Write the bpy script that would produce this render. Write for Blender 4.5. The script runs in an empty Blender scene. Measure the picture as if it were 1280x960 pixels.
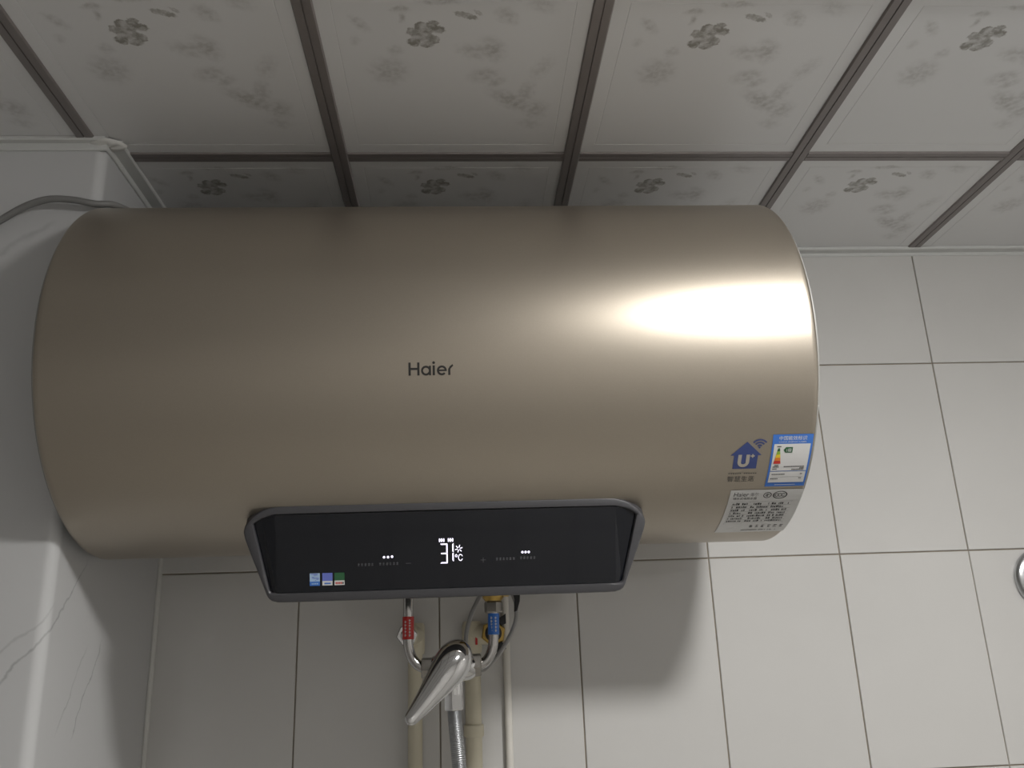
import bpy, math, random
from mathutils import Vector, Matrix

random.seed(7)
scene = bpy.context.scene
COL = scene.collection
H = 1.9                                   # height of the reference tile joint above the floor
R = math.radians

# ------------------------------------------------------------------ camera
cam_d = bpy.data.cameras.new('camera')
cam = bpy.data.objects.new('camera', cam_d)
COL.objects.link(cam)
YAW, PITCH, ROLL = 0.0636, 0.3062, -0.0365
fw = Vector((math.sin(YAW) * math.cos(PITCH), math.cos(YAW) * math.cos(PITCH), math.sin(PITCH)))
rt = Vector((math.cos(YAW), -math.sin(YAW), 0))
up = rt.cross(fw)
rt2 = rt * math.cos(ROLL) + up * math.sin(ROLL)
up2 = up * math.cos(ROLL) - rt * math.sin(ROLL)
m = Matrix((rt2, up2, -fw)).transposed().to_4x4()
m.translation = Vector((0.2349, -1.2827, -0.1293 + H))
cam.matrix_world = m
cam_d.sensor_width = 36
cam_d.lens = 1076.9 / 1280 * 36
cam_d.clip_start = 0.01
scene.camera = cam

# ------------------------------------------------------------------ world, exposure
w = bpy.data.worlds.new('world')
scene.world = w
w.use_nodes = True
w.node_tree.nodes['Background'].inputs[0].default_value = (0.5, 0.52, 0.55, 1)
w.node_tree.nodes['Background'].inputs[1].default_value = 0.1
scene.view_settings.view_transform = 'Standard'
scene.view_settings.look = 'None'
scene.view_settings.gamma = 1
scene.view_settings.use_curve_mapping = False
scene.view_settings.exposure = 0.0
LAMP_POS = Vector((0.79, -1.10, 0.452 + H))
LAMP_STRENGTH = 228.0

# ------------------------------------------------------------------ materials
def new_mat(name):
    mt = bpy.data.materials.new(name)
    mt.use_nodes = True
    nt = mt.node_tree
    return mt, nt, nt.nodes['Principled BSDF']

def link(nt, a, b):
    nt.links.new(a, b)

def mat(name, col, rough=.5, metal=0., coat=0., var=.06, scale=40., bump=0., bscale=200., spec=.5, emit=None, estr=0.):
    """plain procedural material: colour broken up by noise, optional fine bump"""
    mt, nt, b = new_mat(name)
    tc = nt.nodes.new('ShaderNodeTexCoord')
    nz = nt.nodes.new('ShaderNodeTexNoise')
    nz.inputs['Scale'].default_value = scale
    nz.inputs['Detail'].default_value = 4
    link(nt, tc.outputs['Object'], nz.inputs['Vector'])
    mx = nt.nodes.new('ShaderNodeMix')
    mx.data_type = 'RGBA'
    mx.inputs[6].default_value = (*[c * (1 - var) for c in col], 1)
    mx.inputs[7].default_value = (*[min(1, c * (1 + var)) for c in col], 1)
    link(nt, nz.outputs['Fac'], mx.inputs[0])
    link(nt, mx.outputs[2], b.inputs['Base Color'])
    b.inputs['Roughness'].default_value = rough
    b.inputs['Metallic'].default_value = metal
    b.inputs['Coat Weight'].default_value = coat
    b.inputs['Coat Roughness'].default_value = .08
    b.inputs['Specular IOR Level'].default_value = spec
    if bump:
        n2 = nt.nodes.new('ShaderNodeTexNoise')
        n2.inputs['Scale'].default_value = bscale
        n2.inputs['Detail'].default_value = 2
        link(nt, tc.outputs['Object'], n2.inputs['Vector'])
        bp = nt.nodes.new('ShaderNodeBump')
        bp.inputs['Strength'].default_value = bump
        bp.inputs['Distance'].default_value = .001
        link(nt, n2.outputs['Fac'], bp.inputs['Height'])
        link(nt, bp.outputs['Normal'], b.inputs['Normal'])
    if emit:
        b.inputs['Emission Color'].default_value = (*emit, 1)
        b.inputs['Emission Strength'].default_value = estr
    return mt

M = {}
M['champagne'] = mat('champagne metallic paint', (.405, .362, .303), .37, .9, 0, .05, 900, .03, 1500)
M['cap'] = mat('grey end cap plastic', (.30, .30, .285), .45)
M['bezel'] = mat('graphite bezel plastic', (.052, .052, .057), .42, 0, 0, .05, 300, .03, 900)
M['glass'] = mat('black display glass', (.006, .007, .010), .06, 0, .0, .1, 20, spec=.42)
M['led'] = mat('white violet led', (.8, .8, .9), .5, emit=(.84, .78, 1.0), estr=1.35)
M['touch'] = mat('grey touch print', (.10, .10, .11), .4)
M['ink'] = mat('dark logo ink', (.018, .017, .016), .35)
M['paper'] = mat('white sticker paper', (.62, .62, .61), .4, var=.03)
M['blue'] = mat('label blue', (.045, .16, .52), .4)
M['navy'] = mat('logo blue', (.035, .055, .175), .4)
M['logo_hole'] = mat('logo silver', (.42, .39, .34), .4, .3)
M['green'] = mat('label green', (.022, .10, .04), .4)
M['lime'] = mat('label light green', (.25, .40, .04), .4)
M['yellow'] = mat('label yellow', (.75, .55, .03), .4)
M['orange'] = mat('label orange', (.70, .20, .02), .4)
M['red'] = mat('label red', (.50, .03, .02), .4)
M['print'] = mat('black sticker print', (.03, .03, .03), .5)
M['greyprint'] = mat('grey sticker print', (.22, .22, .22), .5)
M['peri'] = mat('periwinkle sticker', (.13, .17, .52), .4)
M['sky'] = mat('pale blue sticker', (.36, .50, .68), .4)
M['chrome'] = mat('chrome', (.58, .58, .58), .06, 1., var=.03, scale=15)
M['steel'] = mat('brushed steel tube', (.42, .41, .40), .11, 1., var=.08, scale=60)
M['nut'] = mat('dull nickel nut', (.30, .285, .26), .26, 1., var=.1, scale=80)
M['brass'] = mat('yellow brass', (.48, .33, .10), .33, 1., var=.12, scale=120)
M['darknut'] = mat('dark nut', (.25, .17, .17), .3, 1., var=.15, scale=100)
M['redtape'] = mat('red hot water label', (.52, .015, .012), .3)
M['bluetape'] = mat('blue cold water label', (.02, .15, .55), .3)
M['black'] = mat('black plastic', (.012, .012, .013), .45)
M['ppr'] = mat('cream polypropylene pipe', (.58, .54, .42), .42, var=.05, scale=25)
M['pvc'] = mat('white conduit plastic', (.68, .66, .61), .45, var=.05, scale=25)
M['greyhose'] = mat('grey plastic hose', (.30, .30, .29), .4)
M['cable'] = mat('pale grey cable sheath', (.20, .20, .195), .5)
M['grout'] = mat('brown grey grout', (.26, .225, .175), .8, var=.45, scale=30)
M['caulk'] = mat('white caulk', (.62, .62, .60), .5, var=.1)
M['angle'] = mat('white ceiling edge trim', (.60, .61, .60), .4, var=.04)
M['strip'] = mat('taupe ceiling strip', (.215, .195, .19), .38, .15, 0, .06, 60)
M['board'] = mat('ceiling void board', (.25, .25, .25), .8)
M['floor'] = mat('pale floor tile', (.70, .68, .64), .3, var=.15, scale=6)
M['lampbase'] = mat('white lamp base', (.8, .8, .8), .4)
M['lamp'] = mat('glowing lamp diffuser', (.9, .9, .9), .5, emit=(1.0, .98, .955), estr=LAMP_STRENGTH)

# hose with fine spiral ribs
def rib_mat():
    mt, nt, b = new_mat('ribbed chrome hose')
    b.inputs['Metallic'].default_value = 1
    b.inputs['Roughness'].default_value = .4
    tc = nt.nodes.new('ShaderNodeTexCoord')
    nz = nt.nodes.new('ShaderNodeTexNoise')
    nz.inputs['Scale'].default_value = 300
    link(nt, tc.outputs['Object'], nz.inputs['Vector'])
    cr = nt.nodes.new('ShaderNodeValToRGB')
    cr.color_ramp.elements[0].color = (.36, .37, .38, 1)
    cr.color_ramp.elements[1].color = (.52, .53, .54, 1)
    link(nt, nz.outputs['Fac'], cr.inputs['Fac'])
    link(nt, cr.outputs['Color'], b.inputs['Base Color'])
    return mt
M['hose'] = rib_mat()

def tile_mat(name, col):
    mt, nt, b = new_mat(name)
    oi = nt.nodes.new('ShaderNodeObjectInfo')
    tc = nt.nodes.new('ShaderNodeTexCoord')
    nz = nt.nodes.new('ShaderNodeTexNoise')
    nz.inputs['Scale'].default_value = 7
    nz.inputs['Detail'].default_value = 3
    add = nt.nodes.new('ShaderNodeVectorMath')
    link(nt, tc.outputs['Object'], add.inputs[0])
    link(nt, oi.outputs['Location'], add.inputs[1])
    link(nt, add.outputs[0], nz.inputs['Vector'])
    mx = nt.nodes.new('ShaderNodeMix')
    mx.data_type = 'RGBA'
    mx.inputs[6].default_value = (*[c * .96 for c in col], 1)
    mx.inputs[7].default_value = (*[c * 1.04 for c in col], 1)
    link(nt, nz.outputs['Fac'], mx.inputs[0])
    link(nt, mx.outputs[2], b.inputs['Base Color'])
    b.inputs['Roughness'].default_value = .09
    # slow waviness of the glaze
    n2 = nt.nodes.new('ShaderNodeTexNoise')
    n2.inputs['Scale'].default_value = 14
    n2.inputs['Detail'].default_value = 1
    link(nt, add.outputs[0], n2.inputs['Vector'])
    bp = nt.nodes.new('ShaderNodeBump')
    bp.inputs['Strength'].default_value = .25
    bp.inputs['Distance'].default_value = .0015
    link(nt, n2.outputs['Fac'], bp.inputs['Height'])
    link(nt, bp.outputs['Normal'], b.inputs['Normal'])
    return mt
M['tile'] = tile_mat('white glazed wall tile', (.585, .58, .565))

def far_tile_mat(name, k):
    mt, nt, b = new_mat(name)
    tc = nt.nodes.new('ShaderNodeTexCoord')
    mp = nt.nodes.new('ShaderNodeMapping')
    mp.inputs['Rotation'].default_value = (R(90), 0, 0)
    link(nt, tc.outputs['Object'], mp.inputs['Vector'])
    br = nt.nodes.new('ShaderNodeTexBrick')
    br.offset = 0
    br.inputs['Color1'].default_value = (k, k * .985, k * .96, 1)
    br.inputs['Color2'].default_value = (k * .97, k * .955, k * .93, 1)
    br.inputs['Mortar'].default_value = (.2, .17, .13, 1)
    br.inputs['Scale'].default_value = 1
    br.inputs['Mortar Size'].default_value = .0015
    br.inputs['Brick Width'].default_value = .2
    br.inputs['Row Height'].default_value = .3
    link(nt, mp.outputs['Vector'], br.inputs['Vector'])
    link(nt, br.outputs['Color'], b.inputs['Base Color'])
    b.inputs['Roughness'].default_value = .15
    return mt
M['fartile'] = far_tile_mat('white tiles of the other walls', .72)
M['greytile'] = far_tile_mat('left wall tiles darkened to cut bounce', .50)  # unseen left wall, tiles darkened to lower the light bounced from that side

VEINS_AND_SHADE = [(-.43, .005, -.585, -.160, .0022, .40), (-.505, -.055, -.60, -.135, .0030, .22), (-.372, -.088, -.442, -.205, .0018, .42), (-.415, -.095, -.475, -.200, .0020, .26),
         (-.565, .395, -.66, .325, .0060, .20), (-.60, .16, -.74, .02, .0028, .25), (-.26, -.25, -.42, -.50, .0024, .35), (-.50, -.36, -.70, -.56, .0030, .35)]  # first entry here is the heater's shadow edge, painted in among the veins
def marble_mat():
    """white slab with one painted shadow edge; veins follow the slab round the corner (t = x + y unfolds both faces)"""
    mt, nt, b = new_mat('white veined marble cladding')
    def mth(op, a, b_=None, c_=None):
        n = nt.nodes.new('ShaderNodeMath'); n.operation = op
        for i, q in enumerate((a, b_, c_)):
            if q is None: continue
            if isinstance(q, (int, float)): n.inputs[i].default_value = q
            else: link(nt, q, n.inputs[i])
        return n.outputs[0]
    tc = nt.nodes.new('ShaderNodeTexCoord')
    sp = nt.nodes.new('ShaderNodeSeparateXYZ'); link(nt, tc.outputs['Object'], sp.inputs[0])
    t = mth('ADD', sp.outputs[0], sp.outputs[1]); z = mth('SUBTRACT', sp.outputs[2], H)
    cb_ = nt.nodes.new('ShaderNodeCombineXYZ'); link(nt, t, cb_.inputs[0]); link(nt, z, cb_.inputs[2])
    nz = nt.nodes.new('ShaderNodeTexNoise'); nz.inputs['Scale'].default_value = 22; nz.inputs['Detail'].default_value = 5
    link(nt, cb_.outputs[0], nz.inputs['Vector'])
    wob = mth('MULTIPLY', mth('SUBTRACT', nz.outputs['Fac'], .5), .030)
    n2 = nt.nodes.new('ShaderNodeTexNoise'); n2.inputs['Scale'].default_value = 60
    link(nt, cb_.outputs[0], n2.inputs['Vector'])
    last = None
    for t0, z0, t1, z1, wd, st in VEINS_AND_SHADE:
        L = math.hypot(t1 - t0, z1 - z0); dt, dz = (t1 - t0) / L, (z1 - z0) / L
        rt_ = mth('SUBTRACT', t, t0); rz_ = mth('SUBTRACT', z, z0)
        along = mth('ADD', mth('MULTIPLY', rt_, dt), mth('MULTIPLY', rz_, dz))
        across = mth('ABSOLUTE', mth('ADD', mth('ADD', mth('MULTIPLY', rt_, -dz), mth('MULTIPLY', rz_, dt)), wob))
        mr = nt.nodes.new('ShaderNodeMapRange'); mr.interpolation_type = 'SMOOTHSTEP'
        mr.inputs['From Min'].default_value = wd; mr.inputs['From Max'].default_value = 0
        mr.inputs['To Max'].default_value = st
        link(nt, across, mr.inputs['Value'])
        m2 = nt.nodes.new('ShaderNodeMapRange'); m2.interpolation_type = 'SMOOTHSTEP'
        m2.inputs['From Min'].default_value = L / 2; m2.inputs['From Max'].default_value = L * .3
        link(nt, mth('ABSOLUTE', mth('SUBTRACT', along, L / 2)), m2.inputs['Value'])
        v_ = mth('MULTIPLY', mr.outputs[0], m2.outputs[0])
        last = v_ if last is None else mth('MAXIMUM', last, v_)
    fac = mth('MULTIPLY', last, mth('ADD', n2.outputs['Fac'], .45))
    mx = nt.nodes.new('ShaderNodeMix'); mx.data_type = 'RGBA'
    mx.inputs[6].default_value = (.56, .565, .57, 1)
    mx.inputs[7].default_value = (.16, .165, .17, 1)
    link(nt, fac, mx.inputs[0]); link(nt, mx.outputs[2], b.inputs['Base Color'])
    b.inputs['Roughness'].default_value = .16
    return mt
M['marble'] = marble_mat()

# printed flower pattern of the ceiling panels, in each panel's own coordinates
BLOBS = [  # u, v (metres from the panel's far left corner), radius u, radius v, turn, strength
    (.1085, .2200, .0085, .0075, 0, 1.0), (.1225, .2170, .0085, .0075, 0, 1.0), (.1300, .2250, .0070, .0065, 0, .9), (.1130, .2290, .0085, .0070, 0, .95),
    (.1230, .2370, .0085, .0070, 0, 1.0), (.1350, .2400, .0075, .0070, 0, 1.0), (.1285, .2475, .0080, .0065, 0, 1.0), (.1160, .2455, .0080, .0065, 0, .95), (.1075, .2370, .0070, .0070, 0, .8),
    (.1190, .2320, .0120, .0110, 0, .72),
    (.1642, .2609, .016, .005, 18, .8), (.1760, .2665, .008, .003, 40, .6),
    (.0957, .2690, .009, .004, 0, .45), (.0985, .2575, .004, .008, 10, .4), (.1379, .2809, .018, .004, 0, .5),
    (.0540, .2475, .013, .006, 50, .36), (.0458, .2223, .006, .007, 0, .22), (.0868, .2074, .007, .008, 30, .32),
    (.0780, .1728, .020, .022, 20, .38), (.2060, .2615, .013, .009, 45, .40), (.2424, .2777, .016, .010, 20, .24),
    (.1930, .2100, .013, .019, -20, .46), (.1740, .2070, .020, .012, 15, .32), (.1850, .1660, .017, .012, -20, .34),
    (.1990, .1540, .012, .007, -35, .34), (.2180, .1190, .030, .012, 38, .50), (.2340, .1340, .010, .020, 10, .34),
    (.2476, .1020, .014, .018, 0, .36), (.2494, .1788, .010, .020, 25, .22), (.2429, .0738, .014, .010, 20, .22),
]
def flower_mat():
    mt, nt, b = new_mat('ceiling panel with printed flowers')
    tc = nt.nodes.new('ShaderNodeTexCoord')
    nz = nt.nodes.new('ShaderNodeTexNoise')
    nz.inputs['Scale'].default_value = 95
    nz.inputs['Detail'].default_value = 5
    nz.inputs['Roughness'].default_value = .65
    link(nt, tc.outputs['Object'], nz.inputs['Vector'])
    sb = nt.nodes.new('ShaderNodeVectorMath'); sb.operation = 'SUBTRACT'
    sb.inputs[1].default_value = (.5, .5, .5)
    link(nt, nz.outputs['Color'], sb.inputs[0])
    sc = nt.nodes.new('ShaderNodeVectorMath'); sc.operation = 'MULTIPLY'
    sc.inputs[1].default_value = (.014, .014, 0)
    link(nt, sb.outputs[0], sc.inputs[0])
    ad = nt.nodes.new('ShaderNodeVectorMath')
    link(nt, tc.outputs['Object'], ad.inputs[0]); link(nt, sc.outputs[0], ad.inputs[1])
    flat = nt.nodes.new('ShaderNodeVectorMath'); flat.operation = 'MULTIPLY'
    flat.inputs[1].default_value = (1, 1, 0)
    link(nt, ad.outputs[0], flat.inputs[0])
    last = None
    for u, v, ru, rv, rot, st in BLOBS:
        mp = nt.nodes.new('ShaderNodeMapping'); mp.vector_type = 'TEXTURE'
        mp.inputs['Location'].default_value = (u, -v, 0)
        mp.inputs['Rotation'].default_value = (0, 0, R(rot))
        gk = 1.0 if st > .55 else 1.22            # the faint smudges spread wider
        mp.inputs['Scale'].default_value = (ru * gk, rv * gk, 1)
        link(nt, flat.outputs[0], mp.inputs['Vector'])
        ln = nt.nodes.new('ShaderNodeVectorMath'); ln.operation = 'LENGTH'
        link(nt, mp.outputs[0], ln.inputs[0])
        mr = nt.nodes.new('ShaderNodeMapRange'); mr.interpolation_type = 'SMOOTHSTEP'
        sharp = .75 if st > .55 else .1
        mr.inputs['From Min'].default_value = 1.0 + (.0 if st > .55 else .25)
        mr.inputs['From Max'].default_value = sharp
        mr.inputs['To Min'].default_value = 0
        mr.inputs['To Max'].default_value = st if st > .55 else st + .06
        link(nt, ln.outputs['Value'], mr.inputs['Value'])
        if last is None:
            last = mr.outputs[0]
        else:
            mxm = nt.nodes.new('ShaderNodeMath'); mxm.operation = 'MAXIMUM'
            link(nt, last, mxm.inputs[0]); link(nt, mr.outputs[0], mxm.inputs[1])
            last = mxm.outputs[0]
    n3 = nt.nodes.new('ShaderNodeTexNoise')
    n3.inputs['Scale'].default_value = 130
    n3.inputs['Detail'].default_value = 4
    link(nt, tc.outputs['Object'], n3.inputs['Vector'])
    m3 = nt.nodes.new('ShaderNodeMapRange')
    m3.inputs['From Min'].default_value = .38; m3.inputs['From Max'].default_value = .60
    m3.inputs['To Min'].default_value = .35; m3.inputs['To Max'].default_value = 1.0
    link(nt, n3.outputs['Fac'], m3.inputs['Value'])
    ml = nt.nodes.new('ShaderNodeMath'); ml.operation = 'MULTIPLY'
    link(nt, last, ml.inputs[0]); link(nt, m3.outputs[0], ml.inputs[1])
    mx = nt.nodes.new('ShaderNodeMix'); mx.data_type = 'RGBA'
    mx.inputs[6].default_value = (.72, .725, .73, 1)
    mx.inputs[7].default_value = (.27, .26, .235, 1)
    link(nt, ml.outputs[0], mx.inputs[0])
    link(nt, mx.outputs[2], b.inputs['Base Color'])
    b.inputs['Roughness'].default_value = .35
    return mt
M['flower'] = flower_mat()

# ------------------------------------------------------------------ mesh helpers
class MB:
    def __init__(s): s.v, s.f, s.m = [], [], []
    def add(s, vs, fs, mi=0):
        o = len(s.v)
        s.v += [Vector(p) for p in vs]
        s.f += [[i + o for i in f] for f in fs]
        s.m += [mi] * len(fs)
        return s
    def box(s, a, b, mi=0):
        x0, y0, z0 = a; x1, y1, z1 = b
        vs = [(x0, y0, z0), (x1, y0, z0), (x1, y1, z0), (x0, y1, z0), (x0, y0, z1), (x1, y0, z1), (x1, y1, z1), (x0, y1, z1)]
        return s.add(vs, [(0, 3, 2, 1), (4, 5, 6, 7), (0, 1, 5, 4), (1, 2, 6, 5), (2, 3, 7, 6), (3, 0, 4, 7)], mi)
    def loft(s, rings, cap0=True, cap1=True, mi=0, closed=True):
        n = len(rings[0]); vs = [p for r in rings for p in r]; fs = []
        for k in range(len(rings) - 1):
            for i in range(n if closed else n - 1):
                j = (i + 1) % n
                fs.append((k * n + i, k * n + j, (k + 1) * n + j, (k + 1) * n + i))
        if cap0: fs.append(tuple(reversed(range(n))))
        if cap1: fs.append(tuple((len(rings) - 1) * n + i for i in range(n)))
        return s.add(vs, fs, mi)
    def lathe(s, prof, origin, axis, seg=32, mi=0, cap0=True, cap1=True):
        """prof: (distance along axis, radius)"""
        ax = Vector(axis).normalized(); t = Vector((0, 0, 1)) if abs(ax.z) < .9 else Vector((1, 0, 0))
        e1 = ax.cross(t).normalized(); e2 = ax.cross(e1); o = Vector(origin)
        rings = [[o + ax * d + (e1 * math.cos(2 * math.pi * i / seg) + e2 * math.sin(2 * math.pi * i / seg)) * r for i in range(seg)] for d, r in prof]
        return s.loft(rings, cap0, cap1, mi)
    def hexnut(s, origin, axis, length, r, mi=0, turn=0.):
        ax = Vector(axis).normalized(); t = Vector((0, 0, 1)) if abs(ax.z) < .9 else Vector((1, 0, 0))
        e1 = ax.cross(t).normalized(); e2 = ax.cross(e1); o = Vector(origin)
        c = .07 * r
        rings = []
        for d, k in ((0, .9), (c * 1.6, 1), (length - c * 1.6, 1), (length, .9)):
            rings.append([o + ax * d + (e1 * math.cos(R(60 * i) + turn) + e2 * math.sin(R(60 * i) + turn)) * r * k for i in range(6)])
        return s.loft(rings, True, True, mi)
    def tube(s, path, r, seg=16, mi=0, caps=True):
        pts = [Vector(p) for p in path]; n = len(pts); rings = []
        rr = r if isinstance(r, (list, tuple)) else [r] * n
        d0 = (pts[1] - pts[0]).normalized()
        e1 = d0.orthogonal().normalized()
        for k in range(n):
            d = (pts[min(k + 1, n - 1)] - pts[max(k - 1, 0)]).normalized()
            e1 = (e1 - d * e1.dot(d)).normalized(); e2 = d.cross(e1)
            rings.append([pts[k] + (e1 * math.cos(2 * math.pi * i / seg) + e2 * math.sin(2 * math.pi * i / seg)) * rr[k] for i in range(seg)])
        return s.loft(rings, caps, caps, mi)
    def build(s, name, mats, parent=None, loc=(0, 0, 0), smooth=True, angle=38, bevel=0.):
        if not isinstance(mats, (list, tuple)): mats = [mats]
        me = bpy.data.meshes.new(name)
        L = Vector(loc)
        me.from_pydata([tuple(p - L) for p in s.v], [], s.f)
        for mt in mats: me.materials.append(mt)
        me.polygons.foreach_set('material_index', s.m)
        if smooth:
            me.polygons.foreach_set('use_smooth', [True] * len(me.polygons))
            me.set_sharp_from_angle(angle=R(angle))
        me.update()
        return put(name, me, parent, loc, bevel)

def put(name, me, parent=None, loc=(0, 0, 0), bevel=0.):
    o = bpy.data.objects.new(name, me)
    COL.objects.link(o)
    if parent is not None:
        o.parent = parent
        o.location = Vector(loc) - world_loc(parent)
    else:
        o.location = loc
    if bevel:
        md = o.modifiers.new('bevel', 'BEVEL'); md.width = bevel; md.segments = 3; md.limit_method = 'ANGLE'
    return o

def world_loc(o):
    p = Vector(o.location)
    while o.parent is not None:
        o = o.parent; p += o.location
    return p

def thing(name, label, cat, loc, group=None):
    o = bpy.data.objects.new(name, None)
    o.empty_display_size = .05
    COL.objects.link(o); o.location = loc
    return tag(o, label, cat, group)

def tag(o, label, cat, group=None):
    o['label'] = label; o['category'] = cat
    if group: o['group'] = group
    return o

def structure(o):
    o['kind'] = 'structure'; return o

def spline(pts, n=10):
    """Catmull-Rom through the points"""
    P = [Vector(p) for p in pts]; P = [P[0] * 2 - P[1]] + P + [P[-1] * 2 - P[-2]]
    out = []
    for k in range(1, len(P) - 2):
        a, b, c, d = P[k - 1:k + 3]
        for i in range(n):
            t = i / n
            out.append(.5 * ((2 * b) + (c - a) * t + (2 * a - 5 * b + 4 * c - d) * t * t + (3 * b - a - 3 * c + d) * t ** 3))
    out.append(P[-2]); return out

# ------------------------------------------------------------------ room shell
XL, XR, YF, ZC = -1.3, 1.65, -2.1, .501 + H
XB, YB = -.2, -.325                        # marble-clad corner: side face and front face
structure(MB().box((XL - .1, YF - .1, -.1), (XR + .1, .1, 0)).build('floor', M['floor'], smooth=False))
ceil = structure(MB().box((XL - .1, YF - .1, ZC + .003), (XR + .1, .1, ZC + .1)).build('ceiling', M['board'], smooth=False))
wall_back = structure(MB().box((XB - .05, .002, 0), (XR + .1, .1, ZC + .003)).build('wall_back', M['grout'], smooth=False))
structure(MB().box((XR, YF, 0), (XR + .1, .002, ZC + .003)).build('wall_right', M['fartile'], smooth=False))
structure(MB().box((XL - .1, YF, 0), (XL, YB, ZC + .003)).build('wall_left', M['greytile'], smooth=False))
structure(MB().box((XL - .1, YF - .1, 0), (XR + .1, YF, ZC + .003)).build('wall_front', M['fartile'], smooth=False))

# marble-clad corner with a rounded arris
mb = MB(); ring = []
rad = .012
prof = [(XL - .1, YB), (XB - rad - .003, YB)] + [(XB - rad + rad * math.sin(R(a)), YB + rad - rad * math.cos(R(a))) for a in range(0, 91, 10)] + [(XB, YB + rad + .003), (XB, .1), (XL - .1, .1)]
mb.loft([[(x, y, z) for x, y in prof] for z in (0, ZC + .003)])
wall_corner = structure(mb.build('wall_corner', M['marble'], angle=25))

# back wall tiles, 200 x 300
def tile_mesh(w0, h0):
    g = .0009; b = .0010; d = .006
    mb_ = MB()
    def rc(i, y): return [(g + i, y, g + i), (w0 - g - i, y, g + i), (w0 - g - i, y, h0 - g - i), (g + i, y, h0 - g - i)]
    mb_.loft([rc(0, d), rc(0, b), rc(b * .35, b * .3), rc(b, 0)], False, True)
    mb_.f = [list(reversed(f)) for f in mb_.f]
    me = bpy.data.meshes.new('tile')
    me.from_pydata([tuple(p) for p in mb_.v], [], mb_.f)
    me.materials.append(M['tile'])
    return me
TM = {}
for col in range(-1, 9):
    for row in range(-7, 2):
        x0 = col * .2; z0 = H + row * .3
        w0 = min(.2, XR - x0); h0 = min(.3, ZC - z0)
        if z0 < 0: h0 -= -z0; z0 = 0
        if w0 < .02 or h0 < .02: continue
        key = (round(w0, 3), round(h0, 3))
        if key not in TM: TM[key] = tile_mesh(*key)
        o = put('tile', TM[key], wall_back, (x0, -.0005 * random.random(), z0))
        o.rotation_euler = (R(random.uniform(-.06, .06)), 0, R(random.uniform(-.06, .06)))

# bead of sealant in the inner corner
MB().tube([(XB + .002, -.002, .01), (XB + .002, -.002, ZC - .02)], .004, 8).build('sealant_bead', M['caulk'], wall_corner)

# ------------------------------------------------------------------ ceiling panels and strips
SX = [-1.136, -.831, -.526, -.221, .084, .388, .696, .997, 1.302, 1.607]
PY = .3095
SY = [-.290 - k * PY for k in range(0, 6)]
def ranges_x():
    xs = [SX[0] - .305] + SX + [SX[-1] + .305]
    return list(zip(xs[:-1], xs[1:]))
def panel_mesh(x0, x1, y0, y1, cx0, cx1, cy0, cy1):
    """panel between strip centres, local origin at far left corner (x0,y1); c* = clip"""
    a0, a1 = max(x0, cx0) - x0, min(x1, cx1) - x0
    b0, b1 = max(y0, cy0) - y1, min(y1, cy1) - y1
    il, ir = (.027 if x0 >= cx0 else 0), (.027 if x1 <= cx1 else 0)
    inr, ifr = (.027 if y0 >= cy0 else 0), (.027 if y1 <= cy1 else 0)
    def rc(k, z): return [(a0 + il * k, b0 + inr * k, z), (a1 - ir * k, b0 + inr * k, z), (a1 - ir * k, b1 - ifr * k, z), (a0 + il * k, b1 - ifr * k, z)]
    mb_ = MB().loft([rc(0, .003), rc(0, 0), rc(1, 0), rc(1.015, .0004), rc(1.04, .0004), rc(1.055, 0)], False, True)
    mb_.f = [list(reversed(f)) for f in mb_.f]
    me = bpy.data.meshes.new('panel')
    me.from_pydata([tuple(p) for p in mb_.v], [], mb_.f)
    me.materials.append(M['flower'])
    return me
PM = {}
rows = [(SY[0], SY[0] + PY)] + [(SY[k + 1], SY[k]) for k in range(5)] + [(SY[5] - PY, SY[5])]
for (x0, x1) in ranges_x():
    for (y0, y1) in rows:
        cx0, cx1, cy0, cy1 = XL, XR, YF, 0.
        if y1 > -.1:                       # row against the back wall: starts at the marble corner
            if x1 <= XB + .01: continue
            cx0 = XB
        if min(x1, cx1) - max(x0, cx0) < .03 or min(y1, cy1) - max(y0, cy0) < .03: continue
        if x1 < XB and y1 > YB: cy1 = YB
        elif x0 < XB and y1 > YB and y1 < -.1: pass
        key = tuple(round(t, 4) for t in (x1 - x0, max(cx0 - x0, 0), max(x1 - cx1, 0), max(cy0 - y0, 0), max(y1 - cy1, 0), x0 < cx0))
        if key not in PM: PM[key] = panel_mesh(x0, x1, y0, y1, cx0, cx1, cy0, cy1)
        put('panel', PM[key], ceil, (x0, y1, ZC))

def strip_profile(wd):
    h = wd / 2
    return [(-h, .003), (-h, -.0012), (-h + .0015, -.0028), (-.0008, -.0028), (-.0004, -.0012), (.0004, -.0012), (.0008, -.0028), (h - .0015, -.0028), (h, -.0012), (h, .003)]
for x in SX:
    y_end = YB if x < XB else 0
    pr = strip_profile(.0215)
    MB().loft([[(x + a, y, ZC + z) for a, z in pr] for y in (YF, y_end)]).build('strip', M['strip'], ceil, (x, y_end, ZC), angle=20)
for y in SY:
    x_start = XB if y > YB else XL
    xs = [x_start] + [x for x in SX if x > x_start] + [XR]
    pr = strip_profile(.0205)
    for xa, xb in zip(xs[:-1], xs[1:]):
        if xb - xa < .03: continue
        a = xa + (.0108 if xa in SX else 0); b = xb - (.0108 if xb in SX else 0)
        MB().loft([[(x, y - c, ZC + z + .0006) for c, z in pr] for x in (a, b)]).build('strip', M['strip'], ceil, (a, y, ZC), angle=20)

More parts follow.
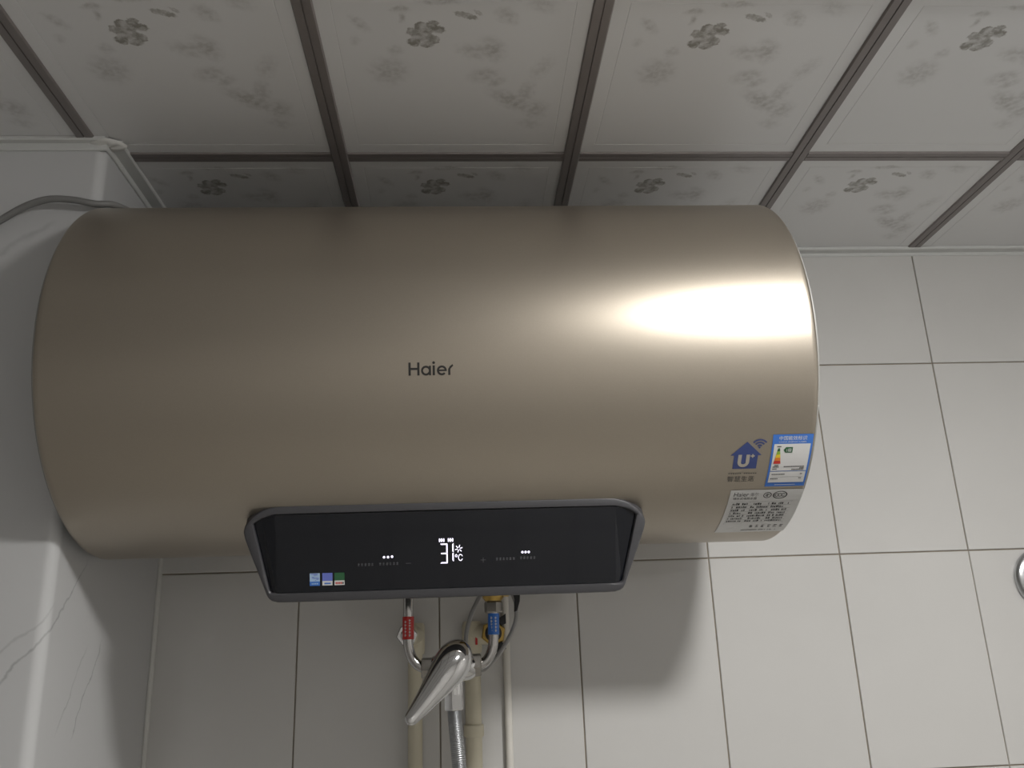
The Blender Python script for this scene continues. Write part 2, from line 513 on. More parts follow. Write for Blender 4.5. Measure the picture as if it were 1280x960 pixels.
# white angle trim round the ceiling edge
def angle_bar(name, p0, p1, nrm, leg_c=.018, leg_w=.013):
    p0 = Vector(p0); p1 = Vector(p1); n = Vector(nrm)
    prof = [(0.0, 0.0), (leg_c, 0.0), (leg_c, -.0035), (leg_c - .0015, -.0048), (.0035, -.0048), (.0035, -leg_w + .0015), (.0022, -leg_w), (0.0, -leg_w)]
    rings = [[p + n * a + Vector((0, 0, b)) for a, b in prof] for p in (p0, p1)]
    return structure(MB().loft(rings).build(name, M['angle'], loc=tuple(p0), angle=20))
zt = ZC - .0003
trim1 = angle_bar('trim_1', (XB, 0, zt), (XR, 0, zt), (0, -1, 0), .018, .010)
trim2 = angle_bar('trim_2', (XB, YB - .002, zt), (XB, 0, zt), (1, 0, 0), .020, .012)
trim3 = angle_bar('trim_3', (XL, YB, zt), (XB + .003, YB, zt), (0, -1, 0), .012, .014)
# smeared sealant where the two angles meet
mb = MB(); rings = []
for k, (f_, dz) in enumerate(((1.0, -.003), (.96, -.0052), (.8, -.0068), (.5, -.0078), (.15, -.0081))):
    ring = []
    for i in range(40):
        a = 2 * math.pi * i / 40
        k2 = 1 + .06 * math.sin(3 * a + .5) + .03 * math.sin(7 * a)
        ring.append((XB + .002 + .026 * f_ * k2 * math.cos(a) * (1.0 if math.cos(a) < 0 else .8), YB + .003 + .014 * f_ * k2 * math.sin(a), ZC + dz - .0015 * math.sin(5 * a) * (1 - f_)))
    rings.append(ring)
mb.loft(rings)
mb.build('sealant_smear', M['caulk'], trim3, (XB, YB, ZC), angle=70)

# ------------------------------------------------------------------ ceiling lamp (out of frame, lights the room)
lamp = thing('ceiling_lamp', 'round white ceiling lamp with a glowing dome on the panelled ceiling', 'lamp', (LAMP_POS.x, LAMP_POS.y, ZC - .003))
MB().lathe([(0, .096), (.012, .099), (.02, .094), (.022, .04)], (LAMP_POS.x, LAMP_POS.y, ZC - .003), (0, 0, -1), 40).build('base', M['lampbase'], lamp, (LAMP_POS.x, LAMP_POS.y, ZC))
MB().lathe([(.020, .0885)] + [(.020 + .022 * math.sin(R(a)), .090 * math.cos(R(a))) for a in range(10, 90, 10)] + [(.042, .001)], (LAMP_POS.x, LAMP_POS.y, ZC - .003), (0, 0, -1), 40).build('diffuser', M['lamp'], lamp, (LAMP_POS.x, LAMP_POS.y, ZC))

# ------------------------------------------------------------------ water heater
HY, HZ, HR, HX0, HX1 = -.2488, .2071 + H, .2119, -.1883, .6108
heater = thing('water_heater', 'champagne gold horizontal cylinder water heater hung on the tiled wall under the ceiling', 'water heater', ((HX0 + HX1) / 2, HY, HZ - HR))
cy = (HX0, HY, HZ)
L_ = HX1 - HX0
body = MB().lathe([(.0018, HR - .012), (.0018, HR - .0035), (.003, HR - .0012), (.0055, HR), (.009, HR), (L_ * .5, HR), (L_ - .009, HR), (L_ - .0055, HR), (L_ - .003, HR - .0012), (L_ - .0018, HR - .0035), (L_ - .0018, HR - .012)], cy, (1, 0, 0), 160).build('body', M['champagne'], heater, cy, angle=50)
for x, s in ((HX0 + .0018, -1), (HX1 - .0018, 1)):
    MB().lathe([(-.004, HR - .006), (.0025, HR - .006), (.006, HR - .02), (.009, HR - .07), (.010, .02)], (x, HY, HZ), (s, 0, 0), 96).build('end_cap', M['cap'], heater, (x, HY, HZ))
for x in (.0, .42):
    for za, zb in ((.02, .06), (-.06, -.045)):
        MB().box((x - .03, HY + HR - .03, HZ + za), (x + .03, -.0008, HZ + zb)).build('wall_bracket', M['nut'], heater, (x, -.02, HZ), smooth=False)
for x in (.171, .2695):
    MB().lathe([(0, .0105), (.012, .0105), (.013, .0095)], (x, HY, HZ - HR + .008), (0, 0, -1), 24).build('pipe_nipple', M['brass'], heater, (x, HY, HZ - HR))

def on_cyl(x, arc, off=.0004):
    """point on the drum: arc = metres down from the horizontal front line"""
    a = -arc / HR
    r_ = HR + off
    return Vector((x, HY - r_ * math.cos(a), HZ + r_ * math.sin(a)))

# ---- 2D print helper: polygons in (u right, v up) mapped on to a surface
class Print:
    def __init__(s, fn, mats):
        s.fn, s.mats, s.mb = fn, mats, MB()
    def idx(s, mt):
        if mt not in s.mats: s.mats.append(mt)
        return s.mats.index(mt)
    def poly(s, pts, mt, layer=0):
        s.mb.add([s.fn(u, v, layer) for u, v in pts], [list(range(len(pts)))], s.idx(mt))
    def rect(s, u0, v0, u1, v1, mt, layer=0, nv=1):
        for k in range(nv):
            a = v0 + (v1 - v0) * k / nv; b = v0 + (v1 - v0) * (k + 1) / nv
            s.poly([(u0, a), (u1, a), (u1, b), (u0, b)], mt, layer)
    def ring(s, cu, cv, ro, ri, mt, layer=0, a0=0, a1=360, n=28, ku=1.):
        for k in range(n):
            a, b = R(a0 + (a1 - a0) * k / n), R(a0 + (a1 - a0) * (k + 1) / n)
            s.poly([(cu + ku * ri * math.cos(a), cv + ri * math.sin(a)), (cu + ku * ro * math.cos(a), cv + ro * math.sin(a)),
                    (cu + ku * ro * math.cos(b), cv + ro * math.sin(b)), (cu + ku * ri * math.cos(b), cv + ri * math.sin(b))], mt, layer)
    def text(s, body_, u, v, size, mt, layer=1, width=None, align='LEFT'):
        vs, fs = text_mesh(body_)
        if not vs: return
        x0 = min(p[0] for p in vs); x1 = max(p[0] for p in vs)
        y0 = min(p[1] for p in vs); y1 = max(p[1] for p in vs)
        k = size / max(1e-6, (y1 - y0)); kx = k if width is None else width / max(1e-6, x1 - x0)
        if align == 'CENTER': u = u - (x1 - x0) * kx / 2
        s.mb.add([s.fn(u + (p[0] - x0) * kx, v + (p[1] - y0) * k, layer) for p in vs], fs, s.idx(mt))
    def build(s, name, parent, loc):
        return s.mb.build(name, s.mats, parent, loc, smooth=False)

TCACHE = {}
def text_mesh(body_):
    if body_ in TCACHE: return TCACHE[body_]
    cu = bpy.data.curves.new('txt', 'FONT'); cu.body = body_; cu.resolution_u = 2
    ob = bpy.data.objects.new('txt', cu); COL.objects.link(ob)
    dg = bpy.context.evaluated_depsgraph_get(); dg.update()
    me = bpy.data.meshes.new_from_object(ob.evaluated_get(dg))
    r_ = ([(v.co.x, v.co.y) for v in me.vertices], [list(p.vertices) for p in me.polygons])
    bpy.data.objects.remove(ob); bpy.data.curves.remove(cu); bpy.data.meshes.remove(me)
    TCACHE[body_] = r_
    return r_

def cyl_fn(x0, arc0, sk=0.):
    return lambda u, v, layer: on_cyl(x0 + u + sk * v, arc0 - v, .0004 + .00022 * layer)

# brand lettering
pr = Print(cyl_fn(.1835, HR * R(17.1)), [M['ink']])
I = M['ink']; k_ = .0132
pr.rect(0, 0, .0023, k_, I); pr.rect(.0088, 0, .0111, k_, I); pr.rect(.0023, .0056, .0088, .0078, I)
pr.ring(.0176, .0048, .0050, .0029, I); pr.rect(.0207, 0, .0227, .0097, I, 1)
pr.rect(.0243, 0, .0266, .0100, I); pr.ring(.02545, .0128, .0014, 0, I)
pr.ring(.0336, .0048, .0050, .0029, I, 0, 0, 318); pr.rect(.0298, .0040, .0386, .0057, I, 1)
pr.rect(.0400, 0, .0422, .0062, I)
pr.poly([(.0400, .0062), (.0422, .0062), (.0452, .0094), (.0444, .0110), (.0418, .0090)], I)
o = pr.build('brand_lettering', heater, tuple(on_cyl(.205, HR * R(15))))
o['label'] = 'dark brand lettering'

# house logo
pr = Print(cyl_fn(.5190, HR * R(46.6)), [M['navy']])
N = M['navy']
pr.poly([(0, .0165), (.0165, .0325), (.0335, .0165)], N)
pr.rect(.0040, 0, .0297, .0170, N, 0, 2)
W_ = M['logo_hole']
pr.rect(.0085, .0080, .0123, .0175, W_, 1); pr.rect(.0172, .0080, .0210, .0175, W_, 1)
pr.ring(.01475, .0085, .00625, .0027, W_, 1, 180, 360)
pr.rect(.0218, .0150, .0262, .0166, W_, 1); pr.rect(.0232, .0136, .0248, .0180, W_, 1)
for ro in (.0035, .0066, .0098):
    pr.ring(.0302, .0255, ro, ro - .0016, N, 0, 38, 142, 12)
pr.ring(.0302, .0256, .0011, 0, N)
o = pr.build('smart_home_logo', heater, tuple(on_cyl(.535, HR * R(42))))
o['label'] = 'blue house logo with white U and wireless arcs'
G = M['greyprint']
G2 = mat('dark grey slogan ink', (.09, .085, .075), .5)
pr = Print(cyl_fn(.5195, HR * R(51.3)), [G2])
pr.text('智慧生活', 0, 0, .0075, G2, 0, width=.0295)
for k in range(13):
    if k != 6: pr.rect(.0002 + k * .0024, .0105, .0019 + k * .0024, .0118, G2, 0)
o = pr.build('slogan_print', heater, tuple(on_cyl(.535, HR * R(50))))

# energy label
A0 = HR * R(53.4)                           # bottom arc
pr = Print(cyl_fn(.5625, A0), [M['blue']])
B, Wp, Kp = M['blue'], M['paper'], M['print']
LW, LH = .0435, .0652
pr.rect(0, 0, LW, LH, B, 0, 10)
pr.rect(.0022, .0215, LW - .0022, LH - .0108, Wp, 1, 6)
pr.rect(.0022, .0058, LW - .0022, .0205, Wp, 1, 3)
pr.text('中国能效标识', LW / 2, LH - .0066, .0048, Wp, 1, width=.0300, align='CENTER')
pr.text('CHINA ENERGY LABEL', LW / 2, LH - .0093, .0014, Wp, 1, width=.0300, align='CENTER')
cols = [M['green'], M['lime'], M['yellow'], M['orange'], M['red']]
for k, mt in enumerate(cols):
    v1 = LH - .0155 - k * .0038; hw0 = .0010 + .0006 * k; 
    pr.poly([(.0078 - hw0 - .0006, v1 - .0038), (.0078 + hw0 + .0006, v1 - .0038), (.0078 + hw0, v1 - .0002), (.0078 - hw0, v1 - .0002)], mt, 2)
pr.rect(.0055, LH - .0142, .0100, LH - .0132, Kp, 2); pr.rect(.0055, LH - .0372, .0100, LH - .0362, Kp, 2)
pr.poly([(.0128, LH - .0178), (.0152, LH - .0145), (.0226, LH - .0145), (.0226, LH - .0211), (.0152, LH - .0211)], M['green'], 2)
pr.text('1级', .0160, LH - .0200, .0042, Wp, 3, width=.0056)
for v, u0, u1 in ((.0260, .004, .011), (.0235, .004, .009), (.0264, .016, .0385), (.0244, .0335, .0385), (.0228, .0250, .0385), (.0165, .0045, .0190), (.0105, .0040, .0125), (.0168, .0355, .0380), (.0112, .0350, .0380)):
    n = max(2, int((u1 - u0) / .0016))
    for k in range(n):
        a = u0 + (u1 - u0) * k / n
        pr.rect(a, v, a + (u1 - u0) / n * .78, v + .0011, Kp, 2)
pr.rect(.0045, .0132, .0390, .0135, G, 2)
pr.rect(.010, .0025, .033, .0031, Wp, 2)
o = pr.build('energy_label', heater, tuple(on_cyl(.584, A0 - .03)))
o['label'] = 'blue bordered energy label with coloured grade arrow'

# rating plate sticker
A1 = HR * R(78.2)
pr = Print(cyl_fn(.5265, A1), [Wp])
LW, LH = .0810, .0872
pr.rect(0, 0, LW, LH, Wp, 0, 16)
pr.text('Haier', .0045, LH - .0098, .0062, Kp, 1, width=.0165)
pr.text('海尔', .0225, LH - .0100, .0060, G, 1, width=.0095)
pr.text('储水式电热水器', .0045, LH - .0152, .0040, Kp, 1, width=.0265)
pr.ring(.0420, LH - .0085, .0046, .0036, Kp, 1); pr.ring(.0420, LH - .0085, .0022, .0014, Kp, 1, 0, 300, 12); pr.rect(.0415, LH - .0105, .0425, LH - .0065, Kp, 1)
pr.ring(.0560, LH - .0085, .0060, .0050, Kp, 1, ku=1.35)
for cx_ in (.0525, .0560): pr.ring(cx_, LH - .0085, .0026, .0017, Kp, 1, 50, 310, 12)
pr.ring(.0597, LH - .0085, .0026, .0017, Kp, 1, 50, 310, 12)
random.seed(3)
for row in range(7):
    v = LH - .0240 - row * .0056
    for (a, b, dens) in ((.0060, .0230, .8), (.0270, .0470, .85), (.0500, .0690, .9)):
        if row in (2, 4) and a > .04: dens = .6
        u = a
        while u < b:
            wd = random.uniform(.0008, .0022)
            if random.random() < dens: pr.rect(u, v, min(b, u + wd), v + random.uniform(.0022, .0038), Kp if random.random() < .72 else G, 1)
            u += wd + .0006
    pr.rect(.0045, v - .0012, .0720, v - .0009, G, 1)
pr.rect(.0045, LH - .0635, .0047, LH - .0185, G, 1); pr.rect(.0720, LH - .0635, .0722, LH - .0185, G, 1); pr.rect(.0248, LH - .0635, .0250, LH - .0185, G, 1); pr.rect(.0045, LH - .0187, .0722, LH - .0185, G, 1)
for k in range(6):
    u = .0360 + k * .0070
    for q_ in range(3):
        pr.rect(u + random.uniform(0, .001), .0145 + q_ * .0024, u + random.uniform(.0022, .0042), .0160 + q_ * .0024, G if random.random() < .5 else Kp, 1)
for k in range(34):
    if random.random() < .85: pr.rect(.0290 + k * .0012, .0055, .0299 + k * .0012, .0085, G, 1)
o = pr.build('rating_plate', heater, tuple(on_cyl(.567, A1 - .04)))
o['label'] = 'white rating plate sticker with dense black print'

# ---- control panel
PA = Vector((0, -.366, .031 + H)); PT = R(15)
PD = Vector((0, math.sin(PT), -math.cos(PT)))       # down the face
PN = Vector((0, -math.cos(PT), -math.sin(PT)))      # out of the face
PCX = .2190
def pf(u, s, off=0.): return Vector((PCX + u, 0, 0)) + PA + PD * s + PN * off
outer_h = [(0, 0), (.172, 0), (.184, .001), (.196, .005), (.2065, .0125), (.2125, .0205), (.2143, .027), (.2128, .0345), (.2085, .0465), (.1905, .0940), (.1885, .0975), (.1845, .1005), (.178, .1020), (0, .102)]
inner_h = [(0, .0095), (.182, .0098), (.1955, .0135), (.2042, .0188), (.1872, .0898), (.1845, .0918), (0, .0918)]
def full(hp): return hp + [(-u, s) for u, s in reversed(hp) if u > 0]
def radial(poly, n=200):
    c = (0, .05); out = []
    pts = full(poly)
    for k in range(n):
        a = 2 * math.pi * k / n
        dx, dy = math.sin(a) * 4.2, -math.cos(a)
        best = None
        for i in range(len(pts)):
            x1, y1 = pts[i]; x2, y2 = pts[(i + 1) % len(pts)]
            ex, ey = x2 - x1, y2 - y1
            den = dx * ey - dy * ex
            if abs(den) < 1e-12: continue
            t = ((x1 - c[0]) * ey - (y1 - c[1]) * ex) / den
            q_ = ((x1 - c[0]) * dy - (y1 - c[1]) * dx) / den
            if t > 0 and -1e-6 <= q_ <= 1 + 1e-6 and (best is None or t > best): best = t
        out.append((c[0] + dx * best, c[1] + dy * best))
    return out
ro, ri = radial(outer_h), radial(inner_h)
def inset(pl, k): return [(u * (1 - k / .2), .05 + (s - .05) * (1 - k / .05)) for u, s in pl]
def back_pt(u, s):
    a = -R(57 + 24 * max(0, min(1, s / .102)))
    return Vector((PCX + u, HY - (HR - .006) * math.cos(a), HZ + (HR - .006) * math.sin(a)))
rings = [[back_pt(u, s) for u, s in ro],
         [pf(u, s, -.006) for u, s in ro],
         [pf(u, s, -.003) for u, s in ro],
         [pf(u, s, -.0008) for u, s in inset(ro, .0010)],
         [pf(u, s, 0) for u, s in inset(ro, .0028)],
         [pf(u, s, -.0004) for u, s in inset(ri, -.0012)],
         [pf(u, s, -.0018) for u, s in ri],
         [pf(u, s, -.012) for u, s in ri]]
panel = MB().loft(rings, True, True).build('control_panel', M['bezel'], heater, tuple(pf(0, .05)), angle=40)
panel['label'] = 'graphite trapezoid control panel under the drum'
# glass: flat centre with side facets falling back
g = MB()
for sgn in (1, -1):
    flank = [(.1815, .0100, -.0012), (.1952, .0136, -.0034), (.2040, .0188, -.0048), (.1870, .0897, -.0040), (.1800, .0915, -.0012)]
    pts = [pf(sgn * u, s, o_) for u, s, o_ in flank]
    g.add(pts, [list(range(5)) if sgn < 0 else list(reversed(range(5)))])
g.add([pf(-.1815, .0100, -.0008), pf(.1815, .0100, -.0008), pf(.1800, .0915, -.0008), pf(-.1800, .0915, -.0008)], [(0, 3, 2, 1)])
glass = g.build('display_glass', M['glass'], panel, tuple(pf(0, .05)), smooth=False)

def face_fn(x0, s0, tilt=0.):
    return lambda u, v, layer: pf(x0 + u - PCX, s0 - v, -.0004 + .0002 * layer)
LED = M['led']
def seg7(u, v, wd, ht, on, name):
    t = .0014; hg = ht / 2
    S = {'a': [(0, ht), (t, ht - t), (wd - t, ht - t), (wd, ht)], 'd': [(0, 0), (wd, 0), (wd - t, t), (t, t)],
         'g': [(t * .6, hg), (t, hg - t / 2), (wd - t, hg - t / 2), (wd, hg), (wd - t, hg + t / 2), (t, hg + t / 2)],
         'b': [(wd, hg + .0003), (wd, ht - .0003), (wd - t, ht - t - .0003), (wd - t, hg + t / 2 + .0003)],
         'c': [(wd, .0003), (wd, hg - .0003), (wd - t, hg - t / 2 - .0003), (wd - t, t + .0003)]}
    pr = Print(face_fn(.2112, .0655), [LED])
    for c in on: pr.poly([(u + x_, v + y_) for x_, y_ in S[c]], LED)
    pr.build(name, panel, tuple(pf(0, .05)))
seg7(-.0002, -.0002, .0080, .0210, 'abgcd', 'digit_three')
seg7(.0064, .0012, .0078, .0202, 'bc', 'digit_one')
pr = Print(face_fn(.2112, .0655), [LED]); pr.text('℃', .0156, .0020, .0072, LED, 0, width=.0080); pr.build('celsius_sign', panel, tuple(pf(0, .05)))
pr = Print(face_fn(.2112, .0655), [LED])
for k in range(6):
    a = R(60 * k + 15)
    cu_, cv_ = .0197, .0150; c_, s_ = math.cos(a), math.sin(a)
    pr.poly([(cu_ + c_ * .0012 - s_ * .0004, cv_ + s_ * .0012 + c_ * .0004), (cu_ + c_ * .0012 + s_ * .0004, cv_ + s_ * .0012 - c_ * .0004), (cu_ + c_ * .0040 + s_ * .0005, cv_ + s_ * .0040 - c_ * .0005), (cu_ + c_ * .0040 - s_ * .0005, cv_ + s_ * .0040 + c_ * .0005)], LED)
pr.build('heating_icon', panel, tuple(pf(0, .05)))
for u0 in (-.0012, .0082):
    pr = Print(face_fn(.2112, .0655), [LED])
    for k in range(3):
        pr.rect(u0 + k * .0022, .0226, u0 + .0013 + k * .0022, .0262, LED)
    pr.rect(u0, .0240, u0 + .0058, .0248, LED, 1)
    pr.build('mode_sign', panel, tuple(pf(0, .05)))
for uu, vv in ((.1517, .0573), (.1559, .0573), (.1601, .0570), (.2988, .0562), (.3022, .0562), (.3056, .0562)):
    pr = Print(face_fn(.2112, .0655), [LED])
    pr.ring(uu - .2112, .0655 - vv, .0013, 0, LED, 0, 0, 360, 10)
    pr.build('indicator_dot', panel, tuple(pf(0, .05)))
T = M['touch']
for u0, u1, v in ((.1239, .1390, .0644), (.1465, .1651, .0642), (.2704, .2892, .0626), (.2961, .3107, .0621)):
    pr = Print(face_fn(0, 0), [T])
    u = u0
    while u < u1:
        pr.rect(u, -v - .0014, u + .0020, -v - .0008, T); pr.rect(u, -v + .0002, u + .0022, -v + .0008, T); pr.rect(u + .0008, -v - .0014, u + .0012, -v + .0016, T)
        u += .0036
    pr.build('touch_key_print', panel, tuple(pf(u0 - PCX, v)))
pr = Print(face_fn(0, 0), [T]); pr.rect(.1745, -.0646, .1800, -.0642, T); pr.build('minus_sign', panel, tuple(pf(-.04, .064)))
pr = Print(face_fn(0, 0), [T]); pr.rect(.2540, -.0634, .2595, -.0630, T); pr.rect(.2565, -.066, .2569, -.0604, T, 1); pr.build('plus_sign', panel, tuple(pf(.04, .064)))
# three stickers
def mini(u0, top_m, bot_m, split, kind):
    pr = Print(face_fn(u0, .0850), [top_m])
    pr.rect(0, 0, .0106, split, bot_m, 1); pr.rect(0, split, .0106, .0130, top_m, 1)
    if kind == 0:
        for k in range(7): pr.rect(.001 + random.random() * .006, split + .0008 + k * .0011, .004 + random.random() * .006, split + .0015 + k * .0011, M['peri'], 2)
        for k in range(4): pr.rect(.002 + k * .0018, .0014, .0032 + k * .0018, .0028, M['sky'], 2)
    if kind == 1: pr.rect(.0022, .0014, .0088, .0028, M['blue'], 2)
    if kind == 2:
        for k in range(5): pr.rect(.0012 + k * .0018, .0012, .0025 + k * .0018, .0032, M['red'] if k < 4 else M['print'], 2)
    o = pr.build('sticker', panel, tuple(pf(u0 - PCX, .08)))
    return o
mini(.0737, M['sky'], M['blue'], .0045, 0)['label'] = 'pale blue sticker'
mini(.0868, M['peri'], M['paper'], .0046, 1)['label'] = 'periwinkle and white sticker'
mini(.0994, M['green'], M['paper'], .0048, 2)['label'] = 'green and white sticker'

# ------------------------------------------------------------------ mixer tap under the heater
YP = -.249
def Z(z): return z + H
tap = thing('mixer_tap', 'chrome lever mixer tap on two bent pipes under the water heater', 'tap', (.221, YP, Z(-.19)))
hot = spline([(.171, YP, Z(-.0105)), (.171, YP, Z(-.05)), (.171, YP, Z(-.100)), (.1715, YP, Z(-.114)), (.1755, YP, Z(-.127)), (.184, YP, Z(-.136)), (.194, YP, Z(-.1385)), (.204, YP, Z(-.1385))], 6)
hp = MB().tube(hot, .0058, 20).build('hot_pipe', M['steel'], tap, (.171, YP, Z(-.07)))
cold = spline([(.2695, YP, Z(-.066)), (.2695, YP, Z(-.08)), (.269, YP, Z(-.105)), (.2675, YP, Z(-.118)), (.263, YP, Z(-.129)), (.256, YP, Z(-.1355)), (.248, YP, Z(-.1370)), (.236, YP, Z(-.1370))], 6)
cp = MB().tube(cold, .0058, 20).build('cold_pipe', M['steel'], tap, (.2695, YP, Z(-.09)))
def sleeve(x, z0, z1, mt, name, parent, ink, lean=0):
    o = MB().lathe([(0, .0063), (0, .0066), (z1 - z0, .0066), (z1 - z0, .0063)], (x + lean, YP, z0), (-lean, 0, z1 - z0), 24).build(name, mt, parent, (x, YP, z0))
    prn = Print(lambda u, v, l: Vector((x + .00675 * math.sin(u / .0066), YP - .00675 * math.cos(u / .0066), z0 + v)), [ink])
    random.seed(int(x * 1e4))
    for cu in (-.0028, .0022):
        v = .003
        while v < z1 - z0 - .004:
            h_ = random.uniform(.0014, .003)
            prn.rect(cu - .0009, v, cu + .0003, v + h_, ink); prn.rect(cu - .0012, v + h_ * .4, cu + .0013, v + h_ * .4 + .0006, ink)
            v += h_ + .001
    return o, prn
o, prn = sleeve(.171, Z(-.1065), Z(-.0815), M['redtape'], 'hot_label', hp, M['paper'])
o['label'] = 'red hot water label'
hp_print = prn.build('hot_print', hp, (.171, YP, Z(-.09)))
o, prn = sleeve(.2695, Z(-.1045), Z(-.0810), M['bluetape'], 'cold_label', cp, M['paper'], -.0006)
o['label'] = 'blue cold water label'
prn.build('cold_print', cp, (.2695, YP, Z(-.09)))
MB().hexnut((.2695, YP, Z(-.0800)), (0, 0, 1), .0125, .0108, turn=R(15)).build('union_nut', M['nut'], tap, (.2695, YP, Z(-.075)), angle=20)
MB().hexnut((.186, YP, Z(-.1385)), (1, 0, 0), .013, .0118, turn=R(12)).build('pipe_nut', M['nut'], tap, (.19, YP, Z(-.1385)), angle=20)
MB().hexnut((.2430, YP, Z(-.1370)), (1, 0, 0), .0110, .0130, turn=R(12)).build('pipe_nut', M['nut'], tap, (.25, YP, Z(-.137)), angle=20)
# valve body: horizontal barrel, forward cartridge housing, outlet
vb = MB()
vb.lathe([(0, .009), (.003, .0125), (.012, .0145), (.022, .0165), (.036, .0165), (.046, .0145), (.051, .0115)], (.196, YP, Z(-.138)), (1, 0, 0), 32)
vb.lathe([(0, .016), (.022, .0175), (.028, .0165)], (.2215, YP, Z(-.138)), (0, -1, 0), 32)
vb.lathe([(0, .011), (.022, .0105)], (.2225, YP, Z(-.146)), (0, 0, -1), 24)
vb.build('valve_body', M['chrome'], tap, (.2215, YP, Z(-.138)))
# teardrop lever: sections along a bent spine
def lever():
    stations = [  # t, centre (x, y, z), half width, half thickness
        (.2340, -.2850, -.1130, .0015, .0015), (.2325, -.2880, -.1150, .0095, .0085), (.2300, -.2920, -.1195, .0150, .0140), (.2270, -.2960, -.1250, .0186, .0172),
        (.2235, -.3000, -.1310, .0203, .0180), (.2190, -.3045, -.1380, .0200, .0170), (.2130, -.3095, -.1460, .0182, .0140), (.2070, -.3140, -.1535, .0160, .0110),
        (.2005, -.3185, -.1615, .0136, .0086), (.1938, -.3225, -.1695, .0114, .0068), (.1870, -.3265, -.1775, .0094, .0054), (.1810, -.3295, -.1845, .0080, .0046),
        (.1774, -.3312, -.1886, .0068, .0040), (.1758, -.3320, -.1905, .0045, .0030), (.1750, -.3324, -.1914, .0010, .0010)]
    cs = [Vector((a, b, c + H)) for a, b, c, _, _ in stations]
    rings = []
    for k, (a, b, c, hw, ht) in enumerate(stations):
        d = (cs[min(k + 1, len(cs) - 1)] - cs[max(k - 1, 0)]).normalized()
        front = Vector((-.15, -1, -.1)); front = (front - d * front.dot(d)).normalized()
        side = d.cross(front)
        ring_ = []
        for i in range(40):
            t = 2 * math.pi * i / 40
            cf = math.cos(t); kf = 1.0 if cf > 0 else (1.0 if k < 5 else max(.35, 1 - (k - 5) * .12))
            ring_.append(cs[k] + side * hw * math.sin(t) + front * ht * cf * kf)
        rings.append(ring_)
    return MB().loft(rings)
lv = lever().build('lever_handle', M['chrome'], tap, (.2215, -.30, Z(-.138)), angle=60)
lv.modifiers.new('smooth', 'SUBSURF').render_levels = 2
lv['label'] = 'polished teardrop lever handle'
MB().hexnut((.2225, YP, Z(-.161)), (0, 0, -1), .0235, .0112, turn=R(10)).build('outlet_nut', M['chrome'], tap, (.2225, YP, Z(-.17)), angle=20)

# ------------------------------------------------------------------ shower hose: down, round and up to the hand shower
HSX, HSY, HSZ = 1.40, -.075, -.045
hp_ = spline([(.2225, YP, Z(-.183)), (.2235, YP, Z(-.200)), (.2265, YP + .001, Z(-.235)), (.2310, YP, Z(-.30)), (.245, YP + .02, Z(-.55)), (.33, -.2, Z(-.95)), (.60, -.15, Z(-1.15)), (.95, -.11, Z(-.95)), (1.29, -.09, Z(-.62)), (1.400, -.075, Z(-.40)), (1.4115, -.068, Z(-.272))], 60)
rr = [.0080 if i % 3 else .0073 for i in range(len(hp_))]
tag(MB().tube(hp_, rr, 14).build('shower_hose', M['hose'], None, (.2225, YP, Z(-.184)), angle=80), 'ribbed chrome flexible shower hose hanging down below the lever tap', 'hose')

shower = thing('hand_shower', 'round grey chrome hand shower on the tiles beside the wall corner of the shower', 'shower', (HSX, -.05, Z(-.25)))
shower['label'] = 'round grey hand shower held against the plain wall tiles'
ax = Vector((-.12, -1, -.15)).normalized()
c0 = Vector((HSX, HSY, Z(HSZ)))
MB().lathe([(-.026, .012), (-.018, .030), (-.004, .044), (.002, .0455), (.005, .0445), (.006, .041)], c0, ax, 48).build('shower_head', M['nut'], shower, tuple(c0))
MB().lathe([(0, .0405), (.0015, .0395), (.0015, .001)], c0 + ax * .0055, ax, 48).build('spray_face', mat('grey rubber spray face', (.33, .34, .35), .4), shower, tuple(c0))
MB().tube(spline([c0 - ax * .016, c0 - ax * .018 + Vector((.001, 0, -.03)), c0 - ax * .016 + Vector((.004, 0, -.09)), c0 - ax * .008 + Vector((.012, 0, -.215))], 8), .0115, 20).build('handle', M['chrome'], shower, tuple(c0))
bracket = thing('shower_bracket', 'small chrome wall bracket gripping the hand shower handle', 'bracket', (HSX, 0, Z(-.15)))
MB().lathe([(0, .024), (.004, .024), (.007, .020), (.010, .010), (.034, .009)], (HSX + .008, -.0008, Z(-.150)), (0, -1, 0), 32).build('wall_plate', M['chrome'], bracket, (HSX, 0, Z(-.15)))
MB().lathe([(0, .0125), (0, .0165), (.026, .0165), (.026, .0125)], (HSX + .0075, -.059, Z(-.162)), (.02, 0, 1), 28, cap0=False, cap1=False).build('clamp_ring', M['chrome'], bracket, (HSX, 0, Z(-.15)))

# round escutcheon of the shower valve, cut by the right edge of the view
esc = thing('shower_valve', 'round satin chrome valve plate with knob fixed flat on the plain wall tiles', 'valve', (1.1075, 0, Z(-.092)))
ec = (1.1075, -.0008, Z(-.046))
MB().lathe([(0, .0455), (.003, .0462), (.007, .0450), (.010, .0410), (.012, .030), (.0125, .012)], ec, (0, -1, 0), 56).build('plate', mat('satin chrome', (.52, .53, .54), .25, 1., var=.04), esc, ec)
MB().lathe([(.011, .012), (.030, .012), (.031, .020), (.036, .0215), (.052, .0205), (.056, .0175), (.057, .004)], ec, (0, -1, 0), 40).build('knob', M['chrome'], esc, ec)

